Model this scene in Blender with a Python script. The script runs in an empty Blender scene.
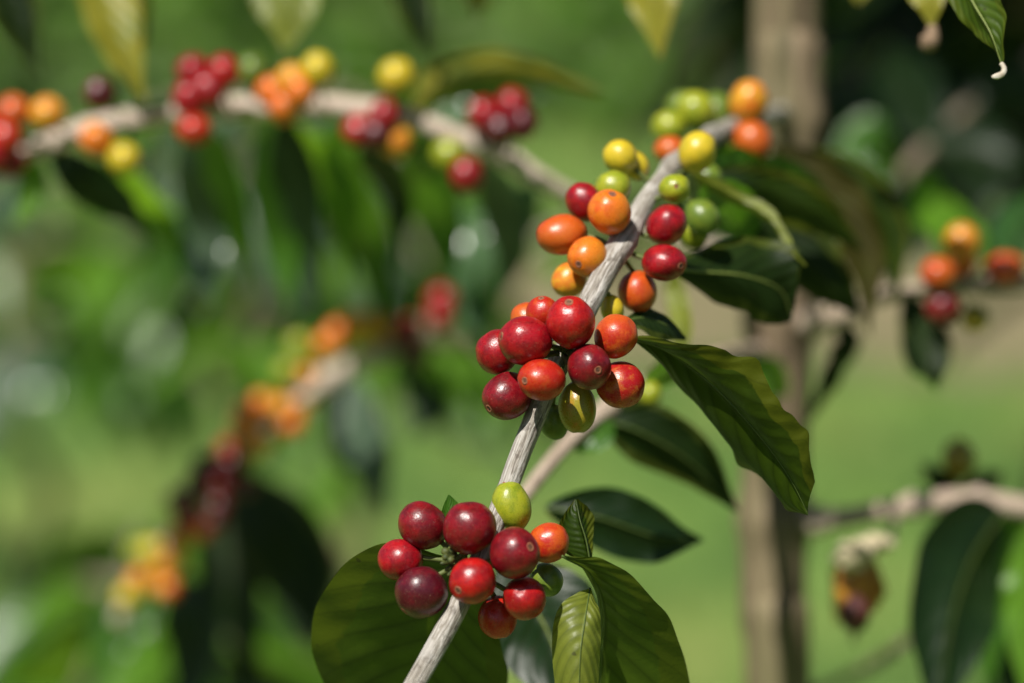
import bpy, math, random
import numpy as np
from mathutils import Vector, Matrix, noise

R_ = math.radians
random.seed(7)
sc = bpy.context.scene
C = sc.collection

# ---------------------------------------------------------------- camera
CAM_H, PITCH, FOC, SENS = 1.30, R_(-10.0), 100.0, 36.0
K = SENS / FOC / 1024.0                      # metres per pixel per metre of depth
cam = bpy.data.objects.new('camera', bpy.data.cameras.new('camera'))
C.objects.link(cam)
cam.location = (0, 0, CAM_H)
cam.rotation_euler = (R_(90) + PITCH, 0, 0)
cam.data.lens = FOC
cam.data.sensor_width = SENS
cam.data.clip_start, cam.data.clip_end = 0.02, 500
cam.data.dof.use_dof = True
cam.data.dof.focus_distance = 0.845
cam.data.dof.aperture_fstop = 3.9
cam.data.dof.aperture_blades = 0
sc.camera = cam

# ---------------------------------------------------------------- light
SUN_EL, SUN_AZ = R_(56), R_(-150)            # azimuth measured from +Y towards +X
sun_dir = Vector((math.sin(SUN_AZ) * math.cos(SUN_EL), math.cos(SUN_AZ) * math.cos(SUN_EL), math.sin(SUN_EL)))
w = bpy.data.worlds.new('World'); sc.world = w; w.use_nodes = True
nt = w.node_tree
sky = nt.nodes.new('ShaderNodeTexSky'); sky.sky_type = 'NISHITA'; sky.sun_disc = False
sky.sun_elevation = SUN_EL; sky.sun_rotation = SUN_AZ
nt.links.new(sky.outputs[0], nt.nodes['Background'].inputs[0])
nt.nodes['Background'].inputs[1].default_value = 0.05
sl = bpy.data.lights.new('sun', 'SUN'); sl.energy = 5.0; sl.angle = R_(0.5); sl.color = (1, 0.955, 0.88)
sun = bpy.data.objects.new('sun', sl); C.objects.link(sun)
sun.rotation_euler = (-sun_dir).to_track_quat('-Z', 'Y').to_euler()
sun.location = sun_dir * 20
sc.view_settings.view_transform = 'Standard'; sc.view_settings.look = 'None'
sc.view_settings.gamma = 1; sc.view_settings.exposure = 0.42
sc.cycles.use_denoising = True
sc.cycles.max_bounces = 8; sc.cycles.transparent_max_bounces = 4
sc.cycles.sample_clamp_indirect = 6

# ---------------------------------------------------------------- geometry helpers
FWD = Vector((0, math.cos(PITCH), math.sin(PITCH)))
UP = Vector((0, -math.sin(PITCH), math.cos(PITCH)))
RT = Vector((1, 0, 0))
EYE = Vector((0, 0, CAM_H))

def P(px, py, d):
    return EYE + RT * ((px - 512) * d * K) - UP * ((py - 341.5) * d * K) + FWD * d

def V(x, y, z):
    """a direction: x right, y down in the picture, z towards the viewer"""
    return (RT * x - UP * y - FWD * z)

def crom(pts, n):
    """Catmull-Rom through vectors of any length -> n samples"""
    p = np.array(pts, float)
    if len(p) == 2:
        t = np.linspace(0, 1, n)[:, None]; return p[0] * (1 - t) + p[1] * t
    p = np.vstack([2 * p[0] - p[1], p, 2 * p[-1] - p[-2]])
    seg = len(p) - 3
    out = []
    for t in np.linspace(0, seg - 1e-6, n):
        i = int(t); f = t - i
        a, b, c, d = p[i:i + 4]
        out.append(0.5 * ((2 * b) + (-a + c) * f + (2 * a - 5 * b + 4 * c - d) * f * f + (-a + 3 * b - 3 * c + d) * f ** 3))
    return np.array(out)

def mesh_obj(name, verts, faces, mat, parent=None, uvs=None, smooth=True, mats=None, fmat=None):
    me = bpy.data.meshes.new(name)
    me.from_pydata([tuple(v) for v in verts], [], faces)
    if smooth:
        me.polygons.foreach_set('use_smooth', [True] * len(me.polygons))
    if uvs is not None:
        ul = me.uv_layers.new(name='UVMap')
        li = np.zeros(len(me.loops), int); me.loops.foreach_get('vertex_index', li)
        ul.data.foreach_set('uv', np.array(uvs, float)[li].ravel())
    for m in (mats or [mat]):
        me.materials.append(m)
    if fmat is not None:
        me.polygons.foreach_set('material_index', fmat)
    me.update()
    o = bpy.data.objects.new(name, me); C.objects.link(o)
    if parent: o.parent = parent
    return o

def empty(name, loc=(0, 0, 0)):
    o = bpy.data.objects.new(name, None); C.objects.link(o); o.location = loc
    o.empty_display_size = 0.02
    return o

def tag(o, label=None, cat=None, group=None, kind=None):
    for k, v in (('label', label), ('category', cat), ('group', group), ('kind', kind)):
        if v: o[k] = v
    return o

def tube_data(pts, rad, seg=14, rough=0.0, seed=0, freq=200.0, cap=True):
    """pts: n x 3, rad: n -> verts, faces, uvs (u around, v metres along)"""
    n = len(pts); V_, F_, U_ = [], [], []
    t = np.gradient(pts, axis=0); t /= np.linalg.norm(t, axis=1)[:, None] + 1e-12
    a = np.array([0.3, 0.2, 0.93]); a = a - t[0] * a.dot(t[0]); a /= np.linalg.norm(a)
    L = 0
    for i in range(n):
        a = a - t[i] * a.dot(t[i]); a /= np.linalg.norm(a) + 1e-12
        b = np.cross(t[i], a)
        if i: L += np.linalg.norm(pts[i] - pts[i - 1])
        for j in range(seg + 1):
            th = 2 * math.pi * j / seg
            r = rad[i]
            if rough:
                q = (math.cos(th) * 1.3 + seed, math.sin(th) * 1.3, L * freq * 0.25)
                q2 = (math.cos(th) * 3 + seed, math.sin(th) * 3, L * freq * 0.5)
                r *= 1 + rough * noise.noise(q) + rough * 0.5 * noise.noise(q2)
            V_.append(pts[i] + (a * math.cos(th) + b * math.sin(th)) * r); U_.append((j / seg, L))
    for i in range(n - 1):
        for j in range(seg):
            p = i * (seg + 1) + j
            F_.append((p, p + 1, p + seg + 2, p + seg + 1))
    if cap:
        for i, s in ((0, -1), (n - 1, 1)):
            c = len(V_); V_.append(pts[i] + t[i] * rad[i] * 0.3 * s); U_.append((0.5, 0))
            for j in range(seg):
                p = i * (seg + 1) + j
                F_.append((p, p + 1, c) if s > 0 else (p + 1, p, c))
    return V_, F_, U_

# ---------------------------------------------------------------- materials
def new_mat(name):
    m = bpy.data.materials.new(name); m.use_nodes = True
    t = m.node_tree; t.nodes.clear()
    out = t.nodes.new('ShaderNodeOutputMaterial')
    return m, t, out

def N(t, kind, **kw):
    n = t.nodes.new(kind)
    for k, v in kw.items():
        if k in ('inp',):
            for a, b in v.items(): n.inputs[a].default_value = b
        else: setattr(n, k, v)
    return n

def math_n(t, op, a, b=None, c=None):
    n = t.nodes.new('ShaderNodeMath'); n.operation = op
    for i, x in enumerate((a, b, c)):
        if x is None: continue
        if isinstance(x, (int, float)): n.inputs[i].default_value = x
        else: t.links.new(x, n.inputs[i])
    return n.outputs[0]

def ramp(t, fac, stops, interp='LINEAR'):
    n = t.nodes.new('ShaderNodeValToRGB'); n.color_ramp.interpolation = interp
    el = n.color_ramp.elements
    while len(el) < len(stops): el.new(0.5)
    for e, (p, c) in zip(el, stops):
        e.position = p; e.color = (*c, 1) if len(c) == 3 else c
    t.links.new(fac, n.inputs[0]); return n.outputs[0]

def mixc(t, fac, a, b, blend='MIX'):
    n = t.nodes.new('ShaderNodeMix'); n.data_type = 'RGBA'; n.blend_type = blend
    for i, x in ((0, fac), (6, a), (7, b)):
        if isinstance(x, (int, float)): n.inputs[i].default_value = x
        elif isinstance(x, (tuple, list)): n.inputs[i].default_value = (*x, 1)
        else: t.links.new(x, n.inputs[i])
    return n.outputs[2]

def bump(t, h, strength, dist):
    n = t.nodes.new('ShaderNodeBump'); n.inputs['Strength'].default_value = strength
    n.inputs['Distance'].default_value = dist; t.links.new(h, n.inputs['Height'])
    return n.outputs[0]

def berry_mat(name, c1, c2, bias=0.5, rough=0.34, grad=0.0, c3=None):
    """skin colour c1 mottled with c2; grad > 0 puts more of c2 towards the stalk; c3 a blush on one side"""
    m, t, out = new_mat(name)
    tc = N(t, 'ShaderNodeTexCoord'); oi = N(t, 'ShaderNodeObjectInfo')
    off = math_n(t, 'MULTIPLY', oi.outputs['Random'], 37.0)
    mp = N(t, 'ShaderNodeVectorMath', operation='ADD')
    t.links.new(tc.outputs['Object'], mp.inputs[0])
    cx = N(t, 'ShaderNodeCombineXYZ'); t.links.new(off, cx.inputs[0]); t.links.new(off, cx.inputs[1])
    sc_ = N(t, 'ShaderNodeVectorMath', operation='SCALE'); sc_.inputs['Scale'].default_value = 1.6
    t.links.new(tc.outputs['Object'], sc_.inputs[0])
    t.links.new(sc_.outputs[0], mp.inputs[0]); t.links.new(cx.outputs[0], mp.inputs[1])
    n1 = N(t, 'ShaderNodeTexNoise', inp={'Scale': 1.15, 'Detail': 6.0, 'Roughness': 0.62}); t.links.new(mp.outputs[0], n1.inputs['Vector'])
    n2 = N(t, 'ShaderNodeTexNoise', inp={'Scale': 9.0, 'Detail': 3.0}); t.links.new(mp.outputs[0], n2.inputs['Vector'])
    n3 = N(t, 'ShaderNodeTexNoise', inp={'Scale': 16.0, 'Detail': 1.0}); t.links.new(mp.outputs[0], n3.inputs['Vector'])
    sep = N(t, 'ShaderNodeSeparateXYZ'); t.links.new(sc_.outputs[0], sep.inputs[0])
    f = math_n(t, 'ADD', n1.outputs[0], math_n(t, 'MULTIPLY', sep.outputs[2], -grad))
    fr = ramp(t, f, [(max(bias - 0.09, 0), (0, 0, 0)), (min(bias + 0.09, 1), (1, 1, 1))])
    col = mixc(t, fr, c1, c2)
    if c3:
        g = ramp(t, math_n(t, 'ADD', math_n(t, 'MULTIPLY', sep.outputs[0], 0.14), n1.outputs[0]), [(0.45, (0, 0, 0)), (0.78, (1, 1, 1))])
        col = mixc(t, math_n(t, 'MULTIPLY', g, 0.8), col, c3)
    dk = ramp(t, n2.outputs[0], [(0.3, (0.86, 0.86, 0.86)), (0.6, (1, 1, 1))])
    col = mixc(t, 1.0, col, dk, 'MULTIPLY')
    sp = ramp(t, n3.outputs[0], [(0.70, (0, 0, 0)), (0.76, (1, 1, 1))])
    col = mixc(t, math_n(t, 'MULTIPLY', sp, 0.45), col, (0.55, 0.38, 0.22))
    n4 = N(t, 'ShaderNodeTexNoise', inp={'Scale': 2.3, 'Detail': 4.0, 'Roughness': 0.7, 'Distortion': 1.2}); t.links.new(mp.outputs[0], n4.inputs['Vector'])
    bl = ramp(t, n4.outputs[0], [(0.66, (0, 0, 0)), (0.70, (1, 1, 1))])           # healed scratches and rubbed spots
    col = mixc(t, math_n(t, 'MULTIPLY', bl, 0.5), col, (0.19, 0.09, 0.045))
    b = N(t, 'ShaderNodeBsdfPrincipled')
    t.links.new(col, b.inputs['Base Color'])
    rr = ramp(t, math_n(t, 'MULTIPLY_ADD', n2.outputs[0], 0.4, math_n(t, 'MULTIPLY', n4.outputs[0], 0.6)), [(0.36, (rough - .11,) * 3), (0.62, (rough + .06,) * 3)])
    t.links.new(rr, b.inputs['Roughness'])
    b.inputs['Specular IOR Level'].default_value = 0.5
    b.inputs['Subsurface Weight'].default_value = 0.03
    b.inputs['Subsurface Radius'].default_value = (1, 0.35, 0.15)
    b.inputs['Subsurface Scale'].default_value = 0.002
    t.links.new(bump(t, n2.outputs[0], 0.18, 0.0005), b.inputs['Normal'])
    t.links.new(b.outputs[0], out.inputs[0])
    return m

BM = {
    'crimson': berry_mat('skin_crimson', (0.20, 0.004, 0.009), (0.105, 0.003, 0.006), 0.50),
    'ruby': berry_mat('skin_ruby', (0.33, 0.004, 0.009), (0.19, 0.003, 0.008), 0.50, 0.33),
    'maroon':  berry_mat('skin_maroon', (0.062, 0.003, 0.008), (0.11, 0.003, 0.009), 0.55, 0.36),
    'red':     berry_mat('skin_red', (0.40, 0.007, 0.006), (0.24, 0.004, 0.006), 0.50, 0.32),
    'scarlet': berry_mat('skin_scarlet', (0.40, 0.014, 0.006), (0.44, 0.05, 0.008), 0.58, 0.33),
    'redorange': berry_mat('skin_redorange', (0.50, 0.075, 0.008), (0.40, 0.014, 0.007), 0.52, 0.35, c3=(0.52, 0.13, 0.012)),
    'blush':   berry_mat('skin_blush', (0.33, 0.007, 0.008), (0.44, 0.11, 0.012), 0.56, 0.33, c3=(0.46, 0.09, 0.012)),
    'orange':  berry_mat('skin_orange', (0.66, 0.16, 0.010), (0.58, 0.08, 0.010), 0.52, 0.33, c3=(0.62, 0.25, 0.015)),
    'amber':   berry_mat('skin_amber', (0.62, 0.30, 0.018), (0.58, 0.12, 0.012), 0.54, 0.34, c3=(0.62, 0.20, 0.02)),
    'yellow':  berry_mat('skin_yellow', (0.56, 0.41, 0.020), (0.46, 0.36, 0.020), 0.55, 0.33),
    'lime':    berry_mat('skin_lime', (0.30, 0.32, 0.015), (0.19, 0.24, 0.012), 0.55, 0.33),
    'olive':   berry_mat('skin_olive', (0.26, 0.22, 0.014), (0.36, 0.17, 0.014), 0.6, 0.33),
    'green':   berry_mat('skin_green', (0.10, 0.16, 0.018), (0.15, 0.20, 0.02), 0.55, 0.35),
}

def simple_mat(name, c, rough=0.6, c2=None, scale=200, bs=0.2, spec=0.4):
    m, t, out = new_mat(name)
    tc = N(t, 'ShaderNodeTexCoord')
    n = N(t, 'ShaderNodeTexNoise', inp={'Scale': float(scale), 'Detail': 4.0}); t.links.new(tc.outputs['Object'], n.inputs['Vector'])
    b = N(t, 'ShaderNodeBsdfPrincipled', inp={'Roughness': rough, 'Specular IOR Level': spec})
    t.links.new(ramp(t, n.outputs[0], [(0.35, c), (0.65, c2 or c)]), b.inputs['Base Color'])
    t.links.new(bump(t, n.outputs[0], bs, 0.001), b.inputs['Normal'])
    t.links.new(b.outputs[0], out.inputs[0]); return m

def bark_mat(name, light, mid, dark, su=7.0, sv=220.0, rough=0.75, bd=0.0008, green=0.0):
    """fibrous bark: noise stretched along the stem by the UV (u around, v metres along)"""
    m, t, out = new_mat(name)
    uv = N(t, 'ShaderNodeUVMap'); tc = N(t, 'ShaderNodeTexCoord')
    def nz(a, b, det=5.0, dist=0.0):
        mp = N(t, 'ShaderNodeMapping'); mp.inputs['Scale'].default_value = (a, b, 1)
        t.links.new(uv.outputs[0], mp.inputs[0])
        n = N(t, 'ShaderNodeTexNoise', inp={'Scale': 1.0, 'Detail': det, 'Roughness': 0.65, 'Distortion': dist}); t.links.new(mp.outputs[0], n.inputs['Vector'])
        return n.outputs[0]
    fib = nz(su * 3.2, sv * 0.4, 4, 1.0); big = nz(su * 0.6, sv * 0.35, 3); fine = nz(su * 8, sv * 3, 2)
    col = ramp(t, fib, [(0.34, dark), (0.47, mid), (0.60, light)])
    col = mixc(t, ramp(t, big, [(0.40, (0.0,) * 3), (0.66, (0.75,) * 3)]), col, mid)
    if green: col = mixc(t, math_n(t, 'MULTIPLY', ramp(t, nz(3, sv * 0.2, 2), [(0.45, (0, 0, 0)), (0.7, (1, 1, 1))]), green), col, (0.13, 0.15, 0.05))
    n5 = N(t, 'ShaderNodeTexNoise', inp={'Scale': sv * 0.9, 'Detail': 3.0, 'Roughness': 0.6}); t.links.new(tc.outputs['Object'], n5.inputs['Vector'])
    col = mixc(t, math_n(t, 'MULTIPLY', ramp(t, n5.outputs[0], [(0.60, (0, 0, 0)), (0.66, (1, 1, 1))]), 0.55), col, dark)
    n6 = N(t, 'ShaderNodeTexNoise', inp={'Scale': sv * 0.5, 'Detail': 2.0}); t.links.new(tc.outputs['Object'], n6.inputs['Vector'])
    col = mixc(t, math_n(t, 'MULTIPLY', ramp(t, n6.outputs[0], [(0.62, (0, 0, 0)), (0.68, (1, 1, 1))]), 0.5), col, light)
    b = N(t, 'ShaderNodeBsdfPrincipled', inp={'Roughness': rough, 'Specular IOR Level': 0.3})
    t.links.new(col, b.inputs['Base Color'])
    h = math_n(t, 'ADD', fib, math_n(t, 'MULTIPLY', fine, 0.4))
    t.links.new(bump(t, h, 0.8, bd), b.inputs['Normal'])
    t.links.new(b.outputs[0], out.inputs[0]); return m

BARK = bark_mat('branch_bark', (0.53, 0.50, 0.46), (0.28, 0.25, 0.21), (0.075, 0.058, 0.045))
BARK_FAR = bark_mat('branch_bark_pale', (0.50, 0.41, 0.33), (0.35, 0.27, 0.20), (0.16, 0.11, 0.08))
BARK_DULL = bark_mat('branch_bark_dull', (0.30, 0.24, 0.18), (0.20, 0.155, 0.11), (0.10, 0.07, 0.05), green=0.4)
BARK_LIT = bark_mat('branch_bark_whitish', (0.62, 0.52, 0.44), (0.50, 0.40, 0.32), (0.26, 0.19, 0.14))
TRUNK = bark_mat('trunk_bark', (0.28, 0.21, 0.135), (0.145, 0.105, 0.064), (0.05, 0.035, 0.021), su=4, sv=26, bd=0.002, green=0.5)
SCAR = simple_mat('calyx_scar_skin', (0.16, 0.04, 0.02), 0.7, (0.30, 0.12, 0.06), 3)
SCARIN = simple_mat('calyx_scar_core', (0.06, 0.025, 0.015), 0.8, (0.16, 0.07, 0.035), 5)
STALK = simple_mat('stalk_green', (0.06, 0.09, 0.015), 0.55, (0.13, 0.15, 0.035), 500)
BUD = simple_mat('bud_green', (0.03, 0.045, 0.01), 0.6, (0.10, 0.11, 0.025), 700)

def leaf_mat(name, top, under, trans, tw=0.35, rough=0.32, edge=None, vein=(0.20, 0.26, 0.06), veinw=0.35, blotch=None, spec=0.5, bs=0.5):
    """UV: u along the midrib 0..1, v across -1..1"""
    m, t, out = new_mat(name)
    uv = N(t, 'ShaderNodeUVMap'); tc = N(t, 'ShaderNodeTexCoord'); geo = N(t, 'ShaderNodeNewGeometry')
    sep = N(t, 'ShaderNodeSeparateXYZ'); t.links.new(uv.outputs[0], sep.inputs[0])
    u, v = sep.outputs[0], sep.outputs[1]
    av = math_n(t, 'ABSOLUTE', v)
    n0 = N(t, 'ShaderNodeTexNoise', inp={'Scale': 45.0, 'Detail': 4.0, 'Roughness': 0.6}); t.links.new(tc.outputs['Object'], n0.inputs['Vector'])
    n1 = N(t, 'ShaderNodeTexNoise', inp={'Scale': 700.0, 'Detail': 3.0}); t.links.new(tc.outputs['Object'], n1.inputs['Vector'])
    # side veins leave the midrib and sweep to the tip
    ph = math_n(t, 'SUBTRACT', math_n(t, 'MULTIPLY', u, 9.5), math_n(t, 'MULTIPLY', math_n(t, 'POWER', av, 1.25), 2.9))
    ph = math_n(t, 'ADD', ph, math_n(t, 'MULTIPLY', n0.outputs[0], 0.25))
    ph = math_n(t, 'ADD', ph, math_n(t, 'MULTIPLY', math_n(t, 'SIGN', v), 0.2))
    fr = math_n(t, 'ABSOLUTE', math_n(t, 'SUBTRACT', math_n(t, 'FRACT', ph), 0.5))
    vl = ramp(t, fr, [(0.0, (1, 1, 1)), (0.03, (0.5,) * 3), (0.07, (0, 0, 0))])
    quilt = ramp(t, fr, [(0.0, (0, 0, 0)), (0.5, (1, 1, 1))], 'EASE')
    mid = ramp(t, av, [(0.0, (1, 1, 1)), (0.035, (0.9,) * 3), (0.06, (0, 0, 0))])
    vv = math_n(t, 'MAXIMUM', math_n(t, 'MULTIPLY', vl, 0.6), mid)
    col = mixc(t, geo.outputs['Backfacing'], top, under)
    mot = ramp(t, n0.outputs[0], [(0.3, (0.72, 0.74, 0.7)), (0.7, (1.2, 1.18, 1.1))])
    col = mixc(t, 1.0, col, mot, 'MULTIPLY')
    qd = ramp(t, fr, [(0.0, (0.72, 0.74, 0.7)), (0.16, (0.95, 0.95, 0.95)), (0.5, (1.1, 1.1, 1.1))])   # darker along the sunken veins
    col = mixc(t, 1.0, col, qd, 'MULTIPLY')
    tcol = mixc(t, 1.0, mixc(t, 1.0, trans, mot, 'MULTIPLY'), qd, 'MULTIPLY')
    if edge:
        ef = ramp(t, math_n(t, 'ADD', av, math_n(t, 'MULTIPLY', n0.outputs[0], 0.5)), [(0.98, (0, 0, 0)), (1.3, (1, 1, 1))])
        col = mixc(t, ef, col, edge); tcol = mixc(t, ef, tcol, edge)
    if blotch:
        bf = ramp(t, n0.outputs[0], [(0.55, (0, 0, 0)), (0.68, (1, 1, 1))])
        col = mixc(t, bf, col, blotch); tcol = mixc(t, bf, tcol, blotch)
    # insect marks and specks
    n2 = N(t, 'ShaderNodeTexNoise', inp={'Scale': 260.0, 'Detail': 1.0}); t.links.new(tc.outputs['Object'], n2.inputs['Vector'])
    sp = ramp(t, n2.outputs[0], [(0.74, (0, 0, 0)), (0.77, (1, 1, 1))])
    col = mixc(t, math_n(t, 'MULTIPLY', sp, 0.6), col, (0.03, 0.025, 0.01))
    tcol = mixc(t, math_n(t, 'MULTIPLY', sp, 0.6), tcol, (0.03, 0.025, 0.01))
    col = mixc(t, math_n(t, 'MULTIPLY', vv, veinw), col, vein)
    tcol = mixc(t, math_n(t, 'MULTIPLY', vv, 0.35), tcol, (0.02, 0.03, 0.004))
    b = N(t, 'ShaderNodeBsdfPrincipled', inp={'Roughness': rough, 'Specular IOR Level': spec})
    t.links.new(col, b.inputs['Base Color'])
    h = math_n(t, 'ADD', math_n(t, 'MULTIPLY', quilt, 0.34), math_n(t, 'MULTIPLY', n1.outputs[0], 0.18))
    h = math_n(t, 'SUBTRACT', h, math_n(t, 'MULTIPLY', mid, 0.8))
    nb = bump(t, h, bs, 0.0012); t.links.new(nb, b.inputs['Normal'])
    tr = N(t, 'ShaderNodeBsdfTranslucent'); t.links.new(tcol, tr.inputs[0]); pass
    mx = N(t, 'ShaderNodeMixShader'); mx.inputs[0].default_value = tw
    t.links.new(b.outputs[0], mx.inputs[1]); t.links.new(tr.outputs[0], mx.inputs[2])
    t.links.new(mx.outputs[0], out.inputs[0]); return m

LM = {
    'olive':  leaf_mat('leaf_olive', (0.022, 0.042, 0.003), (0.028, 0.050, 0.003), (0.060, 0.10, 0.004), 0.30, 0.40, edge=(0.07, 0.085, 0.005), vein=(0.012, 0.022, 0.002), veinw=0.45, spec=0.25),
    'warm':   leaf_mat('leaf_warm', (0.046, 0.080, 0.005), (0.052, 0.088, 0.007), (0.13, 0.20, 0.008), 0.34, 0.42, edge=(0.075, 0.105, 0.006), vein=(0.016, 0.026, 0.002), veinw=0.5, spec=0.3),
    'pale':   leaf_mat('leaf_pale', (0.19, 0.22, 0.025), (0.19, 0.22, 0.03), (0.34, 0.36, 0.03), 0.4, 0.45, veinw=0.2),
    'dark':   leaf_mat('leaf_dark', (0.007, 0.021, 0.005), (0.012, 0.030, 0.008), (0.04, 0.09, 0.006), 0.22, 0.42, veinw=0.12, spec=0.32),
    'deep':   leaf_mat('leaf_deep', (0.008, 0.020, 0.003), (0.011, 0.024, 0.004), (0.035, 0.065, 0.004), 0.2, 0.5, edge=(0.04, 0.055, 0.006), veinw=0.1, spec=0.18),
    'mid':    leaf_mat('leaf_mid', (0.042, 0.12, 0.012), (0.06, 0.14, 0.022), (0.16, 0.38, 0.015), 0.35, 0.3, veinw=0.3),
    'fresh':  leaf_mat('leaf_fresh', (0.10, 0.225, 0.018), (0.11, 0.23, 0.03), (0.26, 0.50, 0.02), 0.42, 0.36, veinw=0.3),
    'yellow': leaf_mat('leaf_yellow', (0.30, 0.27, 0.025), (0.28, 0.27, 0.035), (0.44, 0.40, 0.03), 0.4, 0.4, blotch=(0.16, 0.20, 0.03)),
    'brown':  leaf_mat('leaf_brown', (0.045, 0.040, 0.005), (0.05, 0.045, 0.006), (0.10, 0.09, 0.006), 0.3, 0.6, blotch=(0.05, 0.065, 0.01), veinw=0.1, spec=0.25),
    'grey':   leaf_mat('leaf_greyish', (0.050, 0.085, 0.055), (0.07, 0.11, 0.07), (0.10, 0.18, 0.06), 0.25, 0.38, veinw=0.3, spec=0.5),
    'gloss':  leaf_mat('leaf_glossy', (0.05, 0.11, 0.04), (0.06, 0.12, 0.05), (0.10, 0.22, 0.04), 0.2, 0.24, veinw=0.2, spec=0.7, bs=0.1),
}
DRY = simple_mat('withered_tip', (0.50, 0.46, 0.38), 0.8, (0.36, 0.30, 0.22), 400)
DRYB = simple_mat('withered_brown', (0.16, 0.10, 0.06), 0.8, (0.26, 0.18, 0.11), 300)
RIB = simple_mat('midrib_green', (0.13, 0.17, 0.035), 0.5, (0.18, 0.22, 0.05), 300)
RIBD = simple_mat('midrib_dark', (0.05, 0.085, 0.015), 0.5, (0.07, 0.10, 0.02), 300)

# ---------------------------------------------------------------- leaves
def blade(name, mid, left, right, mat, parent, seed=0, wave=0.0007, bulge=0.12, n=44, m=7, rib=None, ribr=0.0006, label=None, notch=0.0):
    """loft a leaf blade through three curves of world points"""
    M_, L_, R2 = crom(mid, n), crom(left, n), crom(right, n)
    verts, uvs, faces = [], [], []
    for i in range(n):
        t = i / (n - 1)
        a, c, b = L_[i], M_[i], R2[i]
        tan = M_[min(i + 1, n - 1)] - M_[max(i - 1, 0)]
        acr = b - a
        nr = np.cross(tan, acr); nr /= np.linalg.norm(nr) + 1e-12
        for j in range(-m, m + 1):
            s = j / m
            e = a if s < 0 else b
            q = abs(s)
            p = c + (e - c) * q
            wd = np.linalg.norm(e - c)
            p = p + nr * (wd * bulge * math.sin(math.pi * q))
            env = math.sin(math.pi * min(1, t * 1.02)) ** 0.5 if 0 < t < 1 else 0
            wv = noise.noise((t * 7 + seed * 3.1, math.copysign(1.3, s) + seed, q * 0.8)) * 2.0
            p = p + nr * (wave * q * q * wv * env)
            if notch: p = p + (e - c) * (q * q * notch * noise.noise((t * 16 + seed, s * 0.5, 7.7)) * env)
            verts.append(p); uvs.append((t, s))
    w_ = 2 * m + 1
    for i in range(n - 1):
        for j in range(w_ - 1):
            p = i * w_ + j
            faces.append((p, p + 1, p + w_ + 1, p + w_))
    o = mesh_obj(name, verts, faces, mat, parent, uvs)
    if label: o['label'] = label
    if rib:
        rr = np.array([ribr * (1 - 0.8 * i / (n - 1)) for i in range(n)])
        v, f, u = tube_data(M_, rr, 6)
        mesh_obj('midrib', v, f, rib, o, u)
    return o

def prof(t, k=0.9):
    """coffee-leaf half-width profile, 0..1, drawn-out tip"""
    return (math.sin(math.pi * t ** k) ** 0.85) * (1 - 0.45 * max(0, t - 0.72) / 0.28)

def ribbon(pts, wpx, roll=(0, 0), mat='mid', parent=None, seed=0, k=0.9, bulge=0.12, wave=0.0015, fold=0.25, rib=None, n=30, m=4, name='leaf', label=None, cut=1.0):
    """a leaf from its midrib [(px,py,d)...], full width in pixels and roll about the midrib (0 faces the camera)"""
    M_ = crom([tuple(P(*p)) for p in pts], n)
    ds = crom([(p[2],) for p in pts], n)[:, 0]
    L_, R2 = [], []
    for i in range(n):
        t = i / (n - 1)
        tan = Vector(M_[min(i + 1, n - 1)] - M_[max(i - 1, 0)]).normalized()
        side = tan.cross(-FWD)
        if side.length < 1e-3: side = RT.copy()
        side.normalize()
        q = Matrix.Rotation(R_(roll[0] + (roll[1] - roll[0]) * t), 3, tan)
        s = q @ side; nr = tan.cross(s)
        hw = wpx * K * ds[i] * 0.5 * max(prof(min(t * cut, 1), k), 0.0) + 0.0004
        L_.append(Vector(M_[i]) - s * hw - nr * hw * fold * -1)
        R2.append(Vector(M_[i]) + s * hw + nr * hw * fold)
    return blade(name, M_, L_, R2, LM[mat] if isinstance(mat, str) else mat, parent, seed, wave, bulge, n, m, rib, label=label)

def glossy_leaf(px, py, d, ln, parent, seed=0):
    """a young glossy leaf hanging so that it mirrors the sun"""
    c = P(px, py, d)
    nr = (sun_dir + (EYE - c).normalized()).normalized()
    dn = (-UP + RT * (0.4 * math.sin(seed * 2.3))); dn = (dn - nr * dn.dot(nr)).normalized()
    sd = dn.cross(nr).normalized()
    n = 24; M_, L_, R2 = [], [], []
    for i in range(n):
        t = i / (n - 1); u = t - .5
        p = c + dn * (u * ln) - nr * (u * u * ln * .7)
        hw = ln * .21 * prof(t) + .0004
        M_.append(p); L_.append(p - sd * hw - nr * hw * .25); R2.append(p + sd * hw - nr * hw * .25)
    return blade('leaf', M_, L_, R2, LM['gloss'], parent, seed, .0004, .05, n, 5)

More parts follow.
